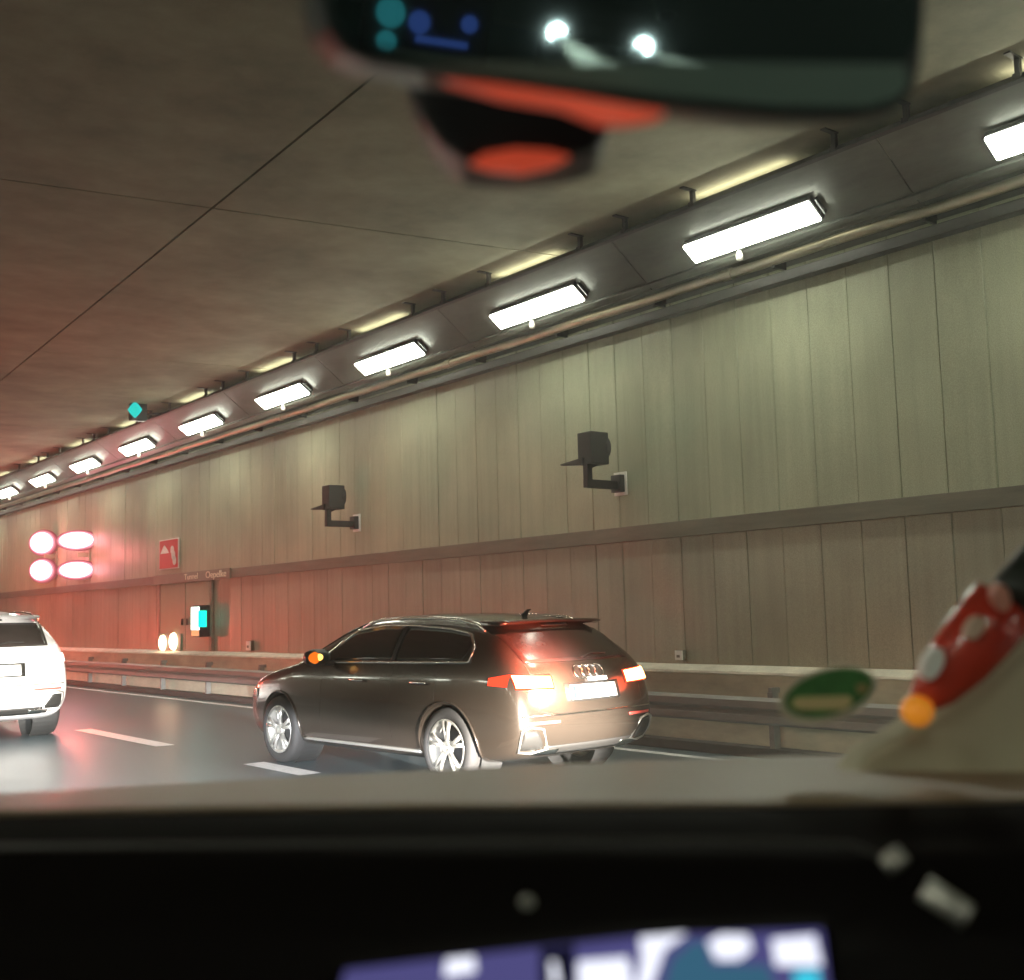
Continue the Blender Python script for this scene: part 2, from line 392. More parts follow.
fl = thing('floor_lamp_pair', 'two round warm white lamps side by side at the foot of the doors', 'lamp', (WX - 0.10, 21.95, 0.97))
m_warm = glow('warm_lamp', (1.0, 0.62, 0.40), 9.0)
MB().box((0.06, 0, 0.0), (0.05, 1.15, 0.34)).build('back_plate', m_door, fl, bevel=0.01)
for yy, zz, r in ((0.28, -0.01, .155), (-0.26, 0.02, .17)):
    MB().lathe([(0, .001), (.0, r * .55), (-.02, r * .9), (-.06, r), (-.06, .001)], Vector((-1, 0, 0)), Vector((-.03, yy, zz)), 24).build('lamp_globe', m_warm, fl, smooth=True)

def socket(label, y, z, w, m):
    o = thing('wall_box', label, 'junction box', (WX - 0.02, y, z))
    MB().box((0, 0, 0), (0.05, w, w * 0.98)).build('case', m_band, o, bevel=0.005)
    MB().box((-0.027, 0, 0), (0.03, w * 0.93, w * 0.92)).build('cover', m, o, bevel=0.004)
    MB().box((-0.044, 0, -0.1 * w), (0.006, w * 0.4, w * 0.25)).build('socket_flap', m_band, o)
socket('small white box on the wall just above the ledge, right of the estate car', 8.35, 0.905, 0.105, m_white)
socket('tiny white box above the ledge, left of the estate car bonnet', 18.45, 0.93, 0.17, m_white)

def signal(label, y, z0, ry, rz, n_out):
    """two red lit ovals one above the other on a wall bracket"""
    o = thing('red_signal_or_reflection', label, 'signal light', (WX - 0.04, y, z0), group='red signal lights and their reflections on the wall')
    ms = glow('signal_red_core', (1.0, 0.30, 0.40), 9.0); mr = glow('signal_halo_ring', (1.0, 0.50, 0.58), 1.15)
    MB().box((0.02, 0, 0.35), (0.04, 0.20, 1.0)).box((-0.12, 0, 0.35), (0.26, 0.1, 0.1)).build('bracket', m_upper, o)
    for zz, r in ((0.0, 0.95), (0.68, 1.0)):
        L = MB(); R = MB()
        ax = Vector((-0.62, -0.78, 0)); c = Vector((-n_out, 0, zz)); a = Vector((0.78, -0.62, 0))
        def ring(k, h): return [c + ax * h + a * math.cos(i * math.pi / 14) * ry * k * r + Vector((0, 0, 1)) * math.sin(i * math.pi / 14) * rz * k * r for i in range(28)]
        hd = MB().prism(ring(1.10, -0.14), ax * 0.09).build('lamp_head_halo', glow('signal_halo_hood', (0.75, 0.12, 0.15), 0.5), o)  # dimmer glow rings added round each lens imitate its bloom
        R.prism(ring(1.04, -0.04), ax * 0.02); R.build('halo_rim', glow('signal_halo_rim', (1.0, 0.22, 0.30), 0.75), hd)
        MB().prism(ring(0.94, -0.01), ax * 0.02).build('halo_ring', mr, hd)
        L.prism(ring(0.82, 0.02), ax * 0.03); L.build('lens', ms, hd)
    sl = bpy.data.lights.new('signal_lamp', 'POINT'); so = bpy.data.objects.new('signal_lamp', sl); col.objects.link(so)
    sl.energy = 30; sl.color = (1.0, 0.22, 0.22); sl.shadow_soft_size = 0.15
    so.parent = o; so.location = (-n_out - .35, -.45, .34)
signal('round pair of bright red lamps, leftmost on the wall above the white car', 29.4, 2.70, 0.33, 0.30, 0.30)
signal('stretched pair of glowing red lamp reflections, right beside the round pair', 26.9, 2.60, 0.47, 0.22, 0.25)  # glowing ovals stand for the round pair's reflections on the wall

# cyan lane signal under the ceiling
cs = thing('lane_signal', 'small cyan green signal light hanging below the ceiling at left', 'signal light', (7.45, 20.3, 5.19))
MB().box((0.05, 0.06, 0.02), (0.30, 0.14, 0.40)).box((0.0, 0.06, 0.24), (0.05, 0.05, 0.16)).build('housing', m_dark, cs, bevel=0.02)
MB().tube([(0.1, 0.06, -0.05), (0.50, 0.06, 0.0)], 0.02, 8).build('side_arm', m_dark, cs)
dm = [Vector((-0.62, -0.78, 0)) * 0.10 + Vector((0.78, -0.62, 0)) * u * 0.13 + Vector((0, 0, v * 0.15)) for u, v in ((1, 0), (.5, .6), (0, 1), (-.5, .6), (-1, 0), (-.5, -.6), (0, -1), (.5, -.6))]
MB().prism(dm, Vector((0.062, 0.078, 0)) * 0.3).build('lens', glow('cyan_lens', (0.01, 0.62, 0.55), 1.1), cs)

# ------------------------------------------------------------------ cars
m_tyre = mat('tyre_rubber', (0.018, 0.017, 0.017), 0.75, var=0.2, scale=30)
m_alloy = mat('alloy', (0.72, 0.70, 0.66), 0.28, 0.85)
m_glass = mat('car_glass', (0.012, 0.010, 0.010), 0.06, spec=0.7)
m_rearglass = mat('lifted_rear_glass', (0.030, 0.024, 0.022), 0.18, spec=0.5, var=0.3, scale=5)  # glass colour raised so the red glow shows on it
m_chrome = mat('chrome', (0.80, 0.77, 0.72), 0.18, 1.0)
m_trim = mat('black_trim', (0.018, 0.017, 0.016), 0.5)
m_plate = mat('plate_white', (0.85, 0.85, 0.82), 0.4)
m_plateblue = mat('plate_blue', (0.02, 0.08, 0.5), 0.4)

def lerp(xs, ys, x):
    if x <= xs[0]: return ys[0]
    for a, b, c, d in zip(xs, xs[1:], ys, ys[1:]):
        if x <= b: return c + (d - c) * (x - a) / (b - a)
    return ys[-1]

def car_body_mesh(paint):
    ys   = [0.0, .10, .33, .62, .83, 1.25, 1.75, 2.25, 2.62, 2.95, 3.20, 3.466, 3.85, 4.12, 4.28, 4.34]
    belt = [.985, .99, .99, .985, .98, .975, .97, .962, .957, .952, .945, .905, .85, .79, .71, .66]
    top  = [1.29, 1.30, 1.32, 1.342, 1.356, 1.372, 1.378, 1.370, 1.305, 1.145, .985, .935, .875, .81, .725, .675]
    plan = [.88, .945, .975, .99, 1, 1, 1, 1, 1, .998, .993, .985, .955, .90, .80, .72]
    zb   = [.30, .25, .21, .19, .18, .18, .18, .18, .18, .18, .18, .18, .19, .20, .22, .24]
    S = [.09, .02, -.01, .03, .11, .33, .50]; Fs = [-.06, -.02, 0, -.02, -.06, -.10, -.15]
    wf = [.86, .955, 1.0, .985, .935, .835, .665]; wh = [.86, .955, 1.0, .985, .94, .90, .83]
    W = 0.872; US = [-1, -.62, -.22, .22, .62, 1]
    NR, NS, NU = 7, len(ys), len(US)
    def P(i, v, u):
        y = ys[i]; hood = min(1, max(0, (y - 2.75) / 0.4))
        zt, zl = top[i], belt[i]
        zz = [zb[i], zb[i] + .10, .50, min(.79, zl - .09), zl, zl + (zt - zl) * .52, zt][v]
        w = W * plan[i] * (wf[v] * (1 - hood) + wh[v] * hood)
        yy = y
        if y < 1.1: yy += S[v] * (1 - y / 1.1)
        if y > 3.5: yy += Fs[v] * (y - 3.5) / .84
        e = 1 - u * u
        if i == 0: yy -= 0.075 * e
        if i == 1: yy -= 0.02 * e
        if i == NS - 1: yy += 0.17 * e
        if i == NS - 2: yy += 0.05 * e
        if v == NR - 1: zz += (.045 * (1 - hood) + .03 * hood) * e
        if v == 3 and 0 < i < NS - 1: w += 0.006
        return (w * u, yy, zz)
    idx = {}; vs = []; fs = []
    def V(i, v, u):
        k = (i, v, u)
        if k not in idx: idx[k] = len(vs); vs.append(P(i, v, US[u]))
        return idx[k]
    for i in range(NS - 1):
        for v in range(NR - 1):
            fs.append((V(i, v, 0), V(i + 1, v, 0), V(i + 1, v + 1, 0), V(i, v + 1, 0)))
            fs.append((V(i, v, NU - 1), V(i, v + 1, NU - 1), V(i + 1, v + 1, NU - 1), V(i + 1, v, NU - 1)))
        for u in range(NU - 1):
            fs.append((V(i, NR - 1, u), V(i + 1, NR - 1, u), V(i + 1, NR - 1, u + 1), V(i, NR - 1, u + 1)))
            fs.append((V(i, 0, u), V(i, 0, u + 1), V(i + 1, 0, u + 1), V(i + 1, 0, u)))
    for i in (0, NS - 1):
        for v in range(NR - 1):
            for u in range(NU - 1):
                q = (V(i, v, u), V(i, v + 1, u), V(i, v + 1, u + 1), V(i, v, u + 1))
                fs.append(q if i == 0 else q[::-1])
    m = MB(); m.add(vs, fs)
    o = m.build('body', paint, None, smooth=True, subsurf=3)
    bpy.context.view_layer.update()
    dg = bpy.context.evaluated_depsgraph_get()
    bvh = BVHTree.FromObject(o, dg)
    cut = MB()
    for ya in AX:
        for s in (-1, 1):
            cut.lathe([(0.58, .352), (1.3, .352)], Vector((s, 0, 0)), Vector((0, ya, .325)), 48, cap=True)
    c = cut.build('cut', m_black)
    b = o.modifiers.new('arches', 'BOOLEAN'); b.operation = 'DIFFERENCE'; b.object = c; b.solver = 'EXACT'
    bpy.context.view_layer.update()
    me = bpy.data.meshes.new_from_object(o.evaluated_get(bpy.context.evaluated_depsgraph_get()))
    o.modifiers.clear(); o.data = me; bpy.data.objects.remove(c)
    for p in me.polygons: p.use_smooth = True
    return o, bvh
AX = (0.83, 3.466)

def make_car(label, paint, emit_tail, tail_strength, group=None, wheel_r=.325):
    car = thing('estate_car', label, 'car', group=group)
    body, bvh = car_body_mesh(paint); body.parent = car
    def side(s, y, z, off=.004):
        h = bvh.ray_cast(Vector((s * 3, y, z)), Vector((-s, 0, 0)))
        if h[0] is None: return Vector((s * .6, y, z))
        return h[0] + h[1] * off * (1 if h[1].x * s > 0 else -1)
    def rear(x, z, off=.004):
        h = bvh.ray_cast(Vector((x, -3, z)), Vector((0, 1, 0)))
        if h[0] is None: return Vector((x, 0.1, z))
        return h[0] + h[1] * off * (1 if h[1].y < 0 else -1)
    def front(x, z, off=.004):
        h = bvh.ray_cast(Vector((x, 8, z)), Vector((0, -1, 0)))
        if h[0] is None: return Vector((x, 4.2, z))
        return h[0] + h[1] * off * (1 if h[1].y > 0 else -1)
    def topp(x, y, off=.004):
        h = bvh.ray_cast(Vector((x, y, 4)), Vector((0, 0, -1)))
        return h[0] + h[1] * off
    def patch(name, m, fn, a0, a1, lo, hi, n=24, k=8, parent=car, solid=0.006, rev=False):
        rows = []
        for i in range(n + 1):
            a = a0 + (a1 - a0) * i / n; l, h = lo(a), hi(a)
            rows.append([fn(a, l + (h - l) * j / k) for j in range(k + 1)])
        return MB().grid(rows).build(name, m, parent, smooth=True, solid=solid)
    for s in (-1, 1):
        # side glass: outline in side view
        yb = [.58, .72, 1.0, 1.5, 2.0, 2.4, 2.74]; zt = [1.105, 1.230, 1.268, 1.298, 1.305, 1.258, 1.02]
        zlow = lambda y: 1.022 - .012 * (y - .6)
        zhi = lambda y: max(lerp(yb, zt, y), zlow(y) + .004)
        wf_ = patch('side_window', m_glass, lambda a, b: side(s, a, b, .003), 1.66, 2.72, zlow, zhi)
        patch('side_window', m_glass, lambda a, b: side(s, a, b, .003), .66, 1.60, lambda y: max(zlow(y), 1.022 + (0.70 - y) * 1.5), zhi)
        MB().tube([side(s, 1.63, zlow(1.63) + (zhi(1.63) - zlow(1.63)) * i / 8, .004) for i in range(9)], .018, 6).build('window_pillar', m_trim, car, smooth=True)
        loop = [side(s, .60 + 2.16 * i / 40, zhi(.60 + 2.16 * i / 40) + .012, .006) for i in range(41)]
        loop += [side(s, 2.76 - 2.16 * i / 40, zlow(2.76 - 2.16 * i / 40) - .008, .006) for i in range(41)]
        MB().tube(loop, .013, 6, closed=True).build('window_trim', m_chrome, car, smooth=True)
        # roof rail
        rr = [topp(s * .60, y, 0.0) + Vector((0, 0, h)) for y, h in ((.60, .0), (.68, .040), (.9, .056), (1.3, .060), (1.7, .060), (2.05, .052), (2.2, .038), (2.34, .0))]
        MB().tube(rr, .017, 8).build('roof_rail', m_chrome, car, smooth=True)
        # wheels
        for ya in AX:
            w = bpy.data.objects.new('wheel', None); col.objects.link(w); w.parent = car; w.location = (s * .765, ya, .325); w.empty_display_size = .1
            R = wheel_r
            MB().lathe([(-.10, R * .70), (-.105, R * .86), (-.085, R * .97), (-.05, R), (.05, R), (.085, R * .97), (.105, R * .86), (.095, R * .72), (.085, R * .70)], Vector((s, 0, 0)), n=48).build('tyre', m_tyre, w, smooth=True)
            rim = MB().lathe([(-.10, R * .69), (-.02, R * .60), (.07, R * .645), (.092, R * .715), (.10, R * .70), (.085, R * .63)], Vector((s, 0, 0)), n=48)
            for k in range(5):
                for dth in (-.17, .17):
                    th = 2 * math.pi * k / 5 + .3
                    p0 = Vector((s * .075, math.cos(th + dth * .35) * R * .14, math.sin(th + dth * .35) * R * .14))
                    p1 = Vector((s * .085, math.cos(th + dth) * R * .66, math.sin(th + dth) * R * .66))
                    rim.tube([p0, p0.lerp(p1, .5) + Vector((s * .006, 0, 0)), p1], [.020, .017, .022], 6)
            rim.lathe([(.06, .001), (.10, .03), (.095, R * .17), (.06, R * .19)], Vector((s, 0, 0)), n=24)
            rim.build('rim', m_alloy, w, smooth=True)
            MB().lathe([(-.03, .001), (-.03, R * .55), (-.05, R * .55)], Vector((s, 0, 0)), n=32).build('brake_disc', m_dark, w)
            MB().lathe([(-.14, .36), (.085, .356)], Vector((s, 0, 0)), Vector((s * .685, ya, .325)), 40).build('arch_liner', m_black, car)
            arc = [side(s, ya + .372 * math.cos(t), .325 + .372 * math.sin(t), .006) for t in [math.radians(-8 + 196 * i / 28) for i in range(29)]]
            MB().tube(arc, .009, 6).build('arch_lip', paint, car, smooth=True)
        # door mirror with its indicator
        mb = side(s, 2.55, .985, 0)
        mr = MB(); c0 = mb + Vector((s * .15, .06, .055))
        mr.lathe([(-.13, .001), (-.12, .05), (-.06, .075), (.06, .078), (.12, .06), (.135, .001)], Vector((s, -.15, 0)), c0, 16)
        mr.tube([mb, c0 + Vector((-s * .06, 0, -.05))], [.03, .022], 8)
        mo = mr.build('door_mirror', m_trim, car, smooth=True)
        if tail_strength > 0:
            ind = MB().lathe([(-.05, .001), (-.04, .042), (0, .056), (.04, .042), (.05, .001)], Vector((s, -.6, 0)), c0 + Vector((s * .07, -.06, .0)), 16).build('indicator', glow('indicator_amber', (1.0, 0.20, 0.012), 1.0), mo, smooth=True)
            MB().lathe([(-.03, .001), (-.02, .026), (0, .032), (.02, .026), (.03, .001)], Vector((s, -.6, 0)), c0 + Vector((s * .04, -.10, .005)), 12).build('bulb', glow('indicator_bulb', (1.0, 0.50, 0.10), 3.0), ind, smooth=True)
        for y in (1.18, 2.10):
            MB().tube([side(s, y - .10, .835, .012), side(s, y - .085, .837, .032), side(s, y + .085, .837, .032), side(s, y + .10, .835, .012)], .013, 8).build('door_handle', m_chrome, car, smooth=True)
        seam = MB()
        for yy, z0, z1 in ((2.70, .32, .96), (1.60, .32, 1.00), (.98, .70, .99)):
            seam.tube([side(s, yy + (.10 * max(0, .62 - (z0 + (z1 - z0) * i / 14)) if yy > 2.6 else 0), z0 + (z1 - z0) * i / 14, -.003) for i in range(15)], .0045, 4)
        seam.build('door_seam', m_joint, car)
        MB().tube([side(s, 1.22 + 1.85 * i / 20, .265 + .0 * i, .006) for i in range(21)], .016, 6).build('sill_strip', m_alloy, car, smooth=True)
        crease = [side(s, .42 + 2.9 * i / 30, .875 - .012 * i / 30, .0) for i in range(31)]
        # lamps
        ht = glow('tail_lamp_core', emit_tail, tail_strength) if tail_strength > 0 else mat('tail_lens_red', (0.35, 0.015, 0.015), 0.15, coat=1)
        hr = glow('tail_lamp_rim', (1.0, 0.07, 0.03), 1.8) if tail_strength > 0 else ht
        tl = patch('tail_light', hr, lambda a, b: rear(s * a, b, .006), .42, .755, lambda a: .80 + .02 * (a - .42), lambda a: .905 + .05 * (a - .42), n=16, k=5)
        patch('lit_band', ht, lambda a, b: rear(s * a, b, .013), .432, .748, lambda a: .808 + .03 * (a - .46), lambda a: .896 + .06 * (a - .46), n=16, k=4, parent=tl)
        patch('wrap_lens', hr, lambda a, b: side(s, a, b, .006), .14, .33, lambda a: .828 + .05 * (a - .14), lambda a: .925 - .15 * (a - .14), n=8, k=4, parent=tl)
        hl = patch('headlight', mat('headlight_lens', (.6, .62, .62), .1, .3, coat=1), lambda a, b: front(s * a, b, .006), .42, .74, lambda a: .60, lambda a: .665, n=10, k=4)
        patch('headlight_side', mat('headlight_side_lens', (.8, .78, .75), .15, .3, coat=1), lambda a, b: side(s, a, b, .006), 3.96, 4.20, lambda a: .60 + .10 * (4.2 - a), lambda a: .69 + .08 * (4.2 - a), n=8, k=4, parent=hl)
        patch('bumper_reflector', mat('reflector_red', (0.75, 0.10, 0.08), .2, coat=1), lambda a, b: rear(s * a, b, .006), .40, .72, lambda a: .535, lambda a: .558, n=10, k=2)
        cv = MB().tube([rear(s * a, b, .008) for a, b in ((.48, .34), (.57, .50), (.68, .52), (.745, .50), (.745, .42), (.72, .33), (.62, .315))], .011, 6, closed=True)
        cv.build('bumper_vent_trim', m_alloy, car, smooth=True)
        patch('bumper_vent', m_trim, lambda a, b: rear(s * a, b, .003), .54, .73, lambda a: .34, lambda a: .34 + .15 * min(1, (a - .52) / .1), n=8, k=4)
        patch('exhaust_trim', m_chrome, lambda a, b: rear(s * a, b, .008), .36, .58, lambda a: .295, lambda a: .335, n=8, k=2)
    patch('rear_window', m_rearglass, lambda a, b: rear(a, b, .004), -.60, .60, lambda a: 1.015 - .01 * (1 - a * a), lambda a: 1.262 - .10 * a * a * a * a, n=24, k=10)
    ws = []
    for j in range(13):
        y = 2.42 + (3.12 - 2.42) * j / 12
        hw = .585 + .16 * j / 12
        ws.append([topp(hw * (i / 12 * 2 - 1), y) for i in range(25 // 2 + 1)])
    MB().grid(ws).build('windscreen', m_glass, car, smooth=True, solid=.006)
    sp = [[Vector((x, .40 + .02 * abs(x) + dy, 1.335 - .03 * x * x + dz)) for x in [(-.58 + 1.16 * i / 12) for i in range(13)]] for dy, dz in ((.30, .012), (.05, .012), (0, 0), (.06, -.018), (.25, -.02))]
    MB().grid(sp).build('roof_spoiler', paint, car, smooth=True, solid=.012)
    patch('high_brake_light', m_trim, lambda a, b: rear(a, b, .010), -.15, .15, lambda a: 1.285, lambda a: 1.30, n=6, k=1)
    pl = patch('license_plate', m_plate, lambda a, b: rear(a, b, .014) , -.26, .26, lambda a: .705, lambda a: .815, n=8, k=2, solid=.008)
    patch('country_strip', m_plateblue, lambda a, b: rear(a, b, .021), -.255, -.215, lambda a: .71, lambda a: .81, n=2, k=2, parent=pl)
    patch('plate_recess', m_trim, lambda a, b: rear(a, b, .003), -.31, .31, lambda a: .69, lambda a: .835, n=8, k=2)
    if tail_strength > 0:
        patch('plate_lamp', glow('plate_lamp_white', (1.0, 0.95, 0.85), 6.0), lambda a, b: rear(a, b, .02), -.05, .17, lambda a: .838, lambda a: .865, n=4, k=1)
    em = MB()
    for q in range(4):
        em.tube([rear(-.115 + .077 * q + .05 * math.cos(t), .915 + .05 * math.sin(t), .010) for t in [2 * math.pi * i / 24 for i in range(24)]], .005, 6, closed=True)
    em.build('ring_emblem', m_chrome, car, smooth=True)
    patch('lower_bumper_trim', m_trim, lambda a, b: rear(a, b, .004), -.52, .52, lambda a: .285, lambda a: .36, n=16, k=3)
    MB().tube([rear(-.75 + 1.5 * i / 24, .60, .007) for i in range(25)], .007, 6).build('bumper_edge', m_chrome, car, smooth=True)
    gs = MB()
    for pts in ([(-.60, 1.00), (-.60, .64), (-.45, .60), (.45, .60), (.60, .64), (.60, 1.00)],):
        full = []
        for p, q in zip(pts, pts[1:]): full += [rear(p[0] + (q[0] - p[0]) * i / 8, p[1] + (q[1] - p[1]) * i / 8, -.001) for i in range(8)]
        gs.tube(full, .004, 4)
    gs.build('tailgate_seam', m_joint, car)
    wp = MB().tube([rear(.0, 1.02, .012), rear(.16, 1.05, .014), rear(.33, 1.045, .012)], .007, 6); wp.build('rear_wiper', m_trim, car)
    MB().tube([topp(0, .78), topp(0, .78) + Vector((0, -.05, .045)), topp(0, .78) + Vector((0, -.09, .055))], [.03, .014, .004], 8).build('roof_antenna', paint, car, smooth=True)
    patch('front_grille', m_trim, lambda a, b: front(a, b, .005), -.45, .45, lambda a: .36, lambda a: .62, n=10, k=5)
    return car

paint_dark = mat('car_paint_brown_grey', (0.042, 0.032, 0.025), 0.26, 0.45, coat=0.7, var=0.06, scale=60)
paint_white = mat('car_paint_white', (0.85, 0.85, 0.86), 0.3, 0.0, coat=0.6)
audi = make_car('dark brown grey estate car with roof rails and lit brake lights in the right lane', paint_dark, (1.0, 0.30, 0.09), 26.0)
SC = 0.985; DEL = math.radians(3.8)
audi.scale = (SC, SC, SC); audi.rotation_euler = (0, 0, DEL)
hd = Vector((-math.sin(DEL), math.cos(DEL), 0)); rt = Vector((math.cos(DEL), math.sin(DEL), 0))
axle = Vector((5.40, 7.76, 0)) + rt * (.855 * SC)
audi.location = axle - hd * (.83 * SC)

white = copy_tree(audi)
white.name = 'white_car'
white['label'] = 'bright white car cut by the left edge of the picture'
for ch in white.children_recursive:
    if ch.data and ch.type == 'MESH' and ch.data.materials and ch.data.materials[0] in (paint_dark,):
        ch.data = ch.data.copy(); ch.data.materials[0] = paint_white
m_wl = glow('white_car_tail_core', (1.0, 0.80, 0.75), 3.0)
for ch in list(white.children_recursive):
    nm = ch.name.split('.')[0]
    if nm == 'ring_emblem': bpy.data.objects.remove(ch)
    elif nm in ('tail_light', 'lit_band', 'wrap_lens'): ch.data = ch.data.copy(); ch.data.materials[0] = m_wl
white.rotation_euler = (0, 0, 0); white.scale = (1.05, 1.0, 1.12); white.location = (3.70, 14.6, 0)

# ------------------------------------------------------------------ a car following in the next lane: spots added at its lamps are aimed at estate tail and white car
foll = copy_tree(audi); foll.name = 'following_car'
foll['label'] = 'dark car following behind the camera with headlamps on, seen only in the mirror'
foll.rotation_euler = (0, 0, 0); foll.location = (0.5, -20.0, 0)
for s, tg, en, wd in ((-1, (3.7, 14.6, .50), 260000, 4.2), (1, (5.95, 7.2, .24), 850000, 4.8)):
    hb = MB().lathe([(0, .001), (0, .12), (.03, .12), (.03, .001)], Vector((0, 1, 0)), Vector((s * .60, 4.26, .66)), 20).build('headlamp_beam_lens', glow('headlamp_white', (1, .97, .92), 60.0), foll)
    ld = bpy.data.lights.new('aimed_spot', 'SPOT'); lo = bpy.data.objects.new('aimed_spot', ld); col.objects.link(lo)
    ld.energy = en; ld.color = (1.0, 0.93, 0.82); ld.spot_size = math.radians(wd); ld.spot_blend = 1.0; ld.shadow_soft_size = 0.06
    lo.parent = foll; lo.location = (s * .60, 4.34, .66)
    lo.rotation_euler = (Vector(tg) - (foll.location + Vector(lo.location))).to_track_quat('-Z', 'Y').to_euler()
# unseen car added beyond the left edge, with a red light for the wall
ahead = copy_tree(white); ahead.name = 'added_car_ahead'
ahead['label'] = 'unseen car added further ahead, outside the left edge of the picture, to redden the wall'
ahead.location = (3.4, 30.5, 0)
al = bpy.data.lights.new('added_brake_glow', 'POINT'); ao = bpy.data.objects.new('added_brake_glow', al); col.objects.link(ao)
al.energy = 800; al.color = (1.0, 0.10, 0.06); al.shadow_soft_size = 0.08
ao.parent = ahead; ao.location = (1.02, -0.15, 0.9)
for s in (-1, 1):  # added spots behind the tail, aimed at the tailgate to imitate lamp bloom
    for nm, en, cl, lc in (('added_brake_glow', 200 if s < 0 else 6, (1.0, 0.74, 0.52), (s * .46, -0.24, .845)), ('added_glow_red', 380 if s < 0 else 8, (1.0, 0.09, 0.03), (s * .62, -0.20, 1.05 if s < 0 else .9))):
        bl = bpy.data.lights.new(nm, 'SPOT'); bl.spot_size = math.radians(104); bl.spot_blend = 0.9; bo = bpy.data.objects.new(nm, bl); col.objects.link(bo)
        bl.energy = en; bl.color = cl; bl.shadow_soft_size = 0.11
        bo.parent = audi; bo.location = lc
        bo.rotation_euler = Vector((-s * .45, 1, -.25) if nm.endswith('red') else (-s * .12, 1, -.2)).to_track_quat('-Z', 'Y').to_euler()
# red point light added beside the white car's flank to redden the wall
rl = bpy.data.lights.new('added_brake_glow', 'POINT'); ro = bpy.data.objects.new('added_brake_glow', rl); col.objects.link(ro)
rl.energy = 160; rl.color = (1.0, 0.10, 0.06); rl.shadow_soft_size = 0.08
ro.parent = white; ro.location = (1.10, 1.5, 0.95)

# ------------------------------------------------------------------ inside the camera's own car
m_pad = mat('dash_pad_taupe', (0.27, 0.185, 0.11), 0.45, var=0.06, scale=3, spec=0.5)
m_fascia = mat('dash_fascia_black', (0.006, 0.0045, 0.004), 0.8, spec=0.04)
m_pillar = mat('pillar_trim_grey', (0.58, 0.54, 0.39), 0.7, var=0.08, scale=6)
ci = thing('dashboard', 'dark dashboard with a taupe top edge across the bottom of the picture', 'dashboard', at(512, 900, .6))
def loc_pts(rows, base): return [[p - base for p in r] for r in rows]
base = Vector(ci.location)
xs = [-160, 0, 200, 350, 470, 640, 760, 870, 1024, 1180]
far = [801, 793, 781, 773, 767, 759, 755, 753, 757, 762]
near = [812, 808, 804, 802, 801, 800, 799, 797, 794, 790]
top_rows = [[at(x, f + 14, 1.36) for x, f in zip(xs, far)], [at(x, f + 1, 1.30) for x, f in zip(xs, far)], [at(x, f + .5, 1.20) for x, f in zip(xs, far)],
            [at(x, f * .6 + n * .4 - 2, 1.00) for x, f, n in zip(xs, far, near)], [at(x, n - 3, .80) for x, n in zip(xs, near)], [at(x, n + 3, .76) for x, n in zip(xs, near)], [at(x, n + 9, .77) for x, n in zip(xs, near)]]
MB().grid(loc_pts(top_rows, base)).build('dash_top', m_pad, ci, smooth=True, subsurf=2)
fr = [[at(x, n + 8, .765) for x, n in zip(xs, near)], [at(x, n + 20, .72) for x, n in zip(xs, near)], [at(x, 842, .69) for x in xs], [at(x, 850, .66) for x in xs], [at(x, 870, .645) for x in xs], [at(x, 930, .60) for x in xs], [at(x, 1010, .50) for x in xs], [at(x, 1150, .46) for x in xs]]
MB().grid(loc_pts(fr, base)).build('fascia', m_fascia, ci, smooth=True, subsurf=2)
MB().tube([at(x, y, .655) - base for x, y in ((-100, 848), (200, 845), (500, 841), (700, 840), (850, 844), (885, 858))], .0016, 6).build('trim_line', mat('trim_line_grey', (0.09, 0.085, 0.08), .35, .3), ci, smooth=True)
m_clip = mat('satin_chrome', (0.75, 0.74, 0.68), 0.30, 0.6)
MB().tube([at(889, 854, .60) - base, at(899, 866, .595) - base], .0065, 8).build('chrome_clip', m_clip, ci, smooth=True)
MB().tube([at(924, 888, .57) - base, at(968, 917, .56) - base], .006, 8).build('chrome_clip', m_clip, ci, smooth=True)
MB().lathe([(0, .0005), (0, .004), (.002, .003), (.002, .0005)], -CF, at(527, 902, .60) - base, 12).build('sensor_dot', m_clip, ci)
# instrument screen
scr = thing('car_screen', 'blue lit car screen at the bottom edge of the dashboard', 'screen', at(600, 965, .52))
sb = Vector(scr.location)
def sp_(x, y, d=.52): return at(x, y, d) - sb
MB().prism([sp_(325, 1010, .527), sp_(335, 968, .527), sp_(480, 952, .527), sp_(640, 934, .527), sp_(832, 926, .527), sp_(842, 1010, .527)], CF * .012).build('screen_body', m_fascia, scr)
MB().prism([sp_(335, 1008, .523), sp_(345, 972, .523), sp_(480, 956, .523), sp_(640, 938, .523), sp_(822, 931, .523), sp_(832, 1008, .523)], CF * .002).build('display', glow('display_violet', (0.13, 0.12, 0.36), 0.55), scr)
m_ui = glow('ui_white', (0.86, 0.88, 1.0), 1.15); m_uib = glow('ui_blue', (0.05, 0.16, 0.26), 0.7); m_uic = glow('ui_cyan', (0.05, 0.65, 0.85), 0.9); m_uik = glow('ui_black', (0.01, 0.01, 0.03), 0.5)
def ui(m, name, pts, d=.521): MB().prism([sp_(x, y, d) for x, y in pts], CF * .0008).build(name, m, scr)
ui(m_ui, 'white_block', [(550, 962), (556, 962), (560, 985), (552, 985)]); ui(m_ui, 'white_block', [(578, 962), (628, 958), (634, 990), (578, 990)])
ui(m_ui, 'white_arc', [(640, 938), (686, 934), (664, 950), (650, 990), (636, 990), (642, 960)])
ui(m_ui, 'white_block', [(708, 942), (722, 935), (748, 936), (752, 950), (738, 960), (716, 960)]); ui(m_ui, 'white_block', [(772, 940), (815, 936), (822, 966), (776, 966)])
ui(m_uib, 'blue_dial', [(664, 990), (672, 960), (694, 942), (706, 944), (712, 966), (768, 966), (776, 990)], .5215); ui(m_uic, 'cyan_block', [(794, 972), (818, 970), (822, 995), (796, 995)])
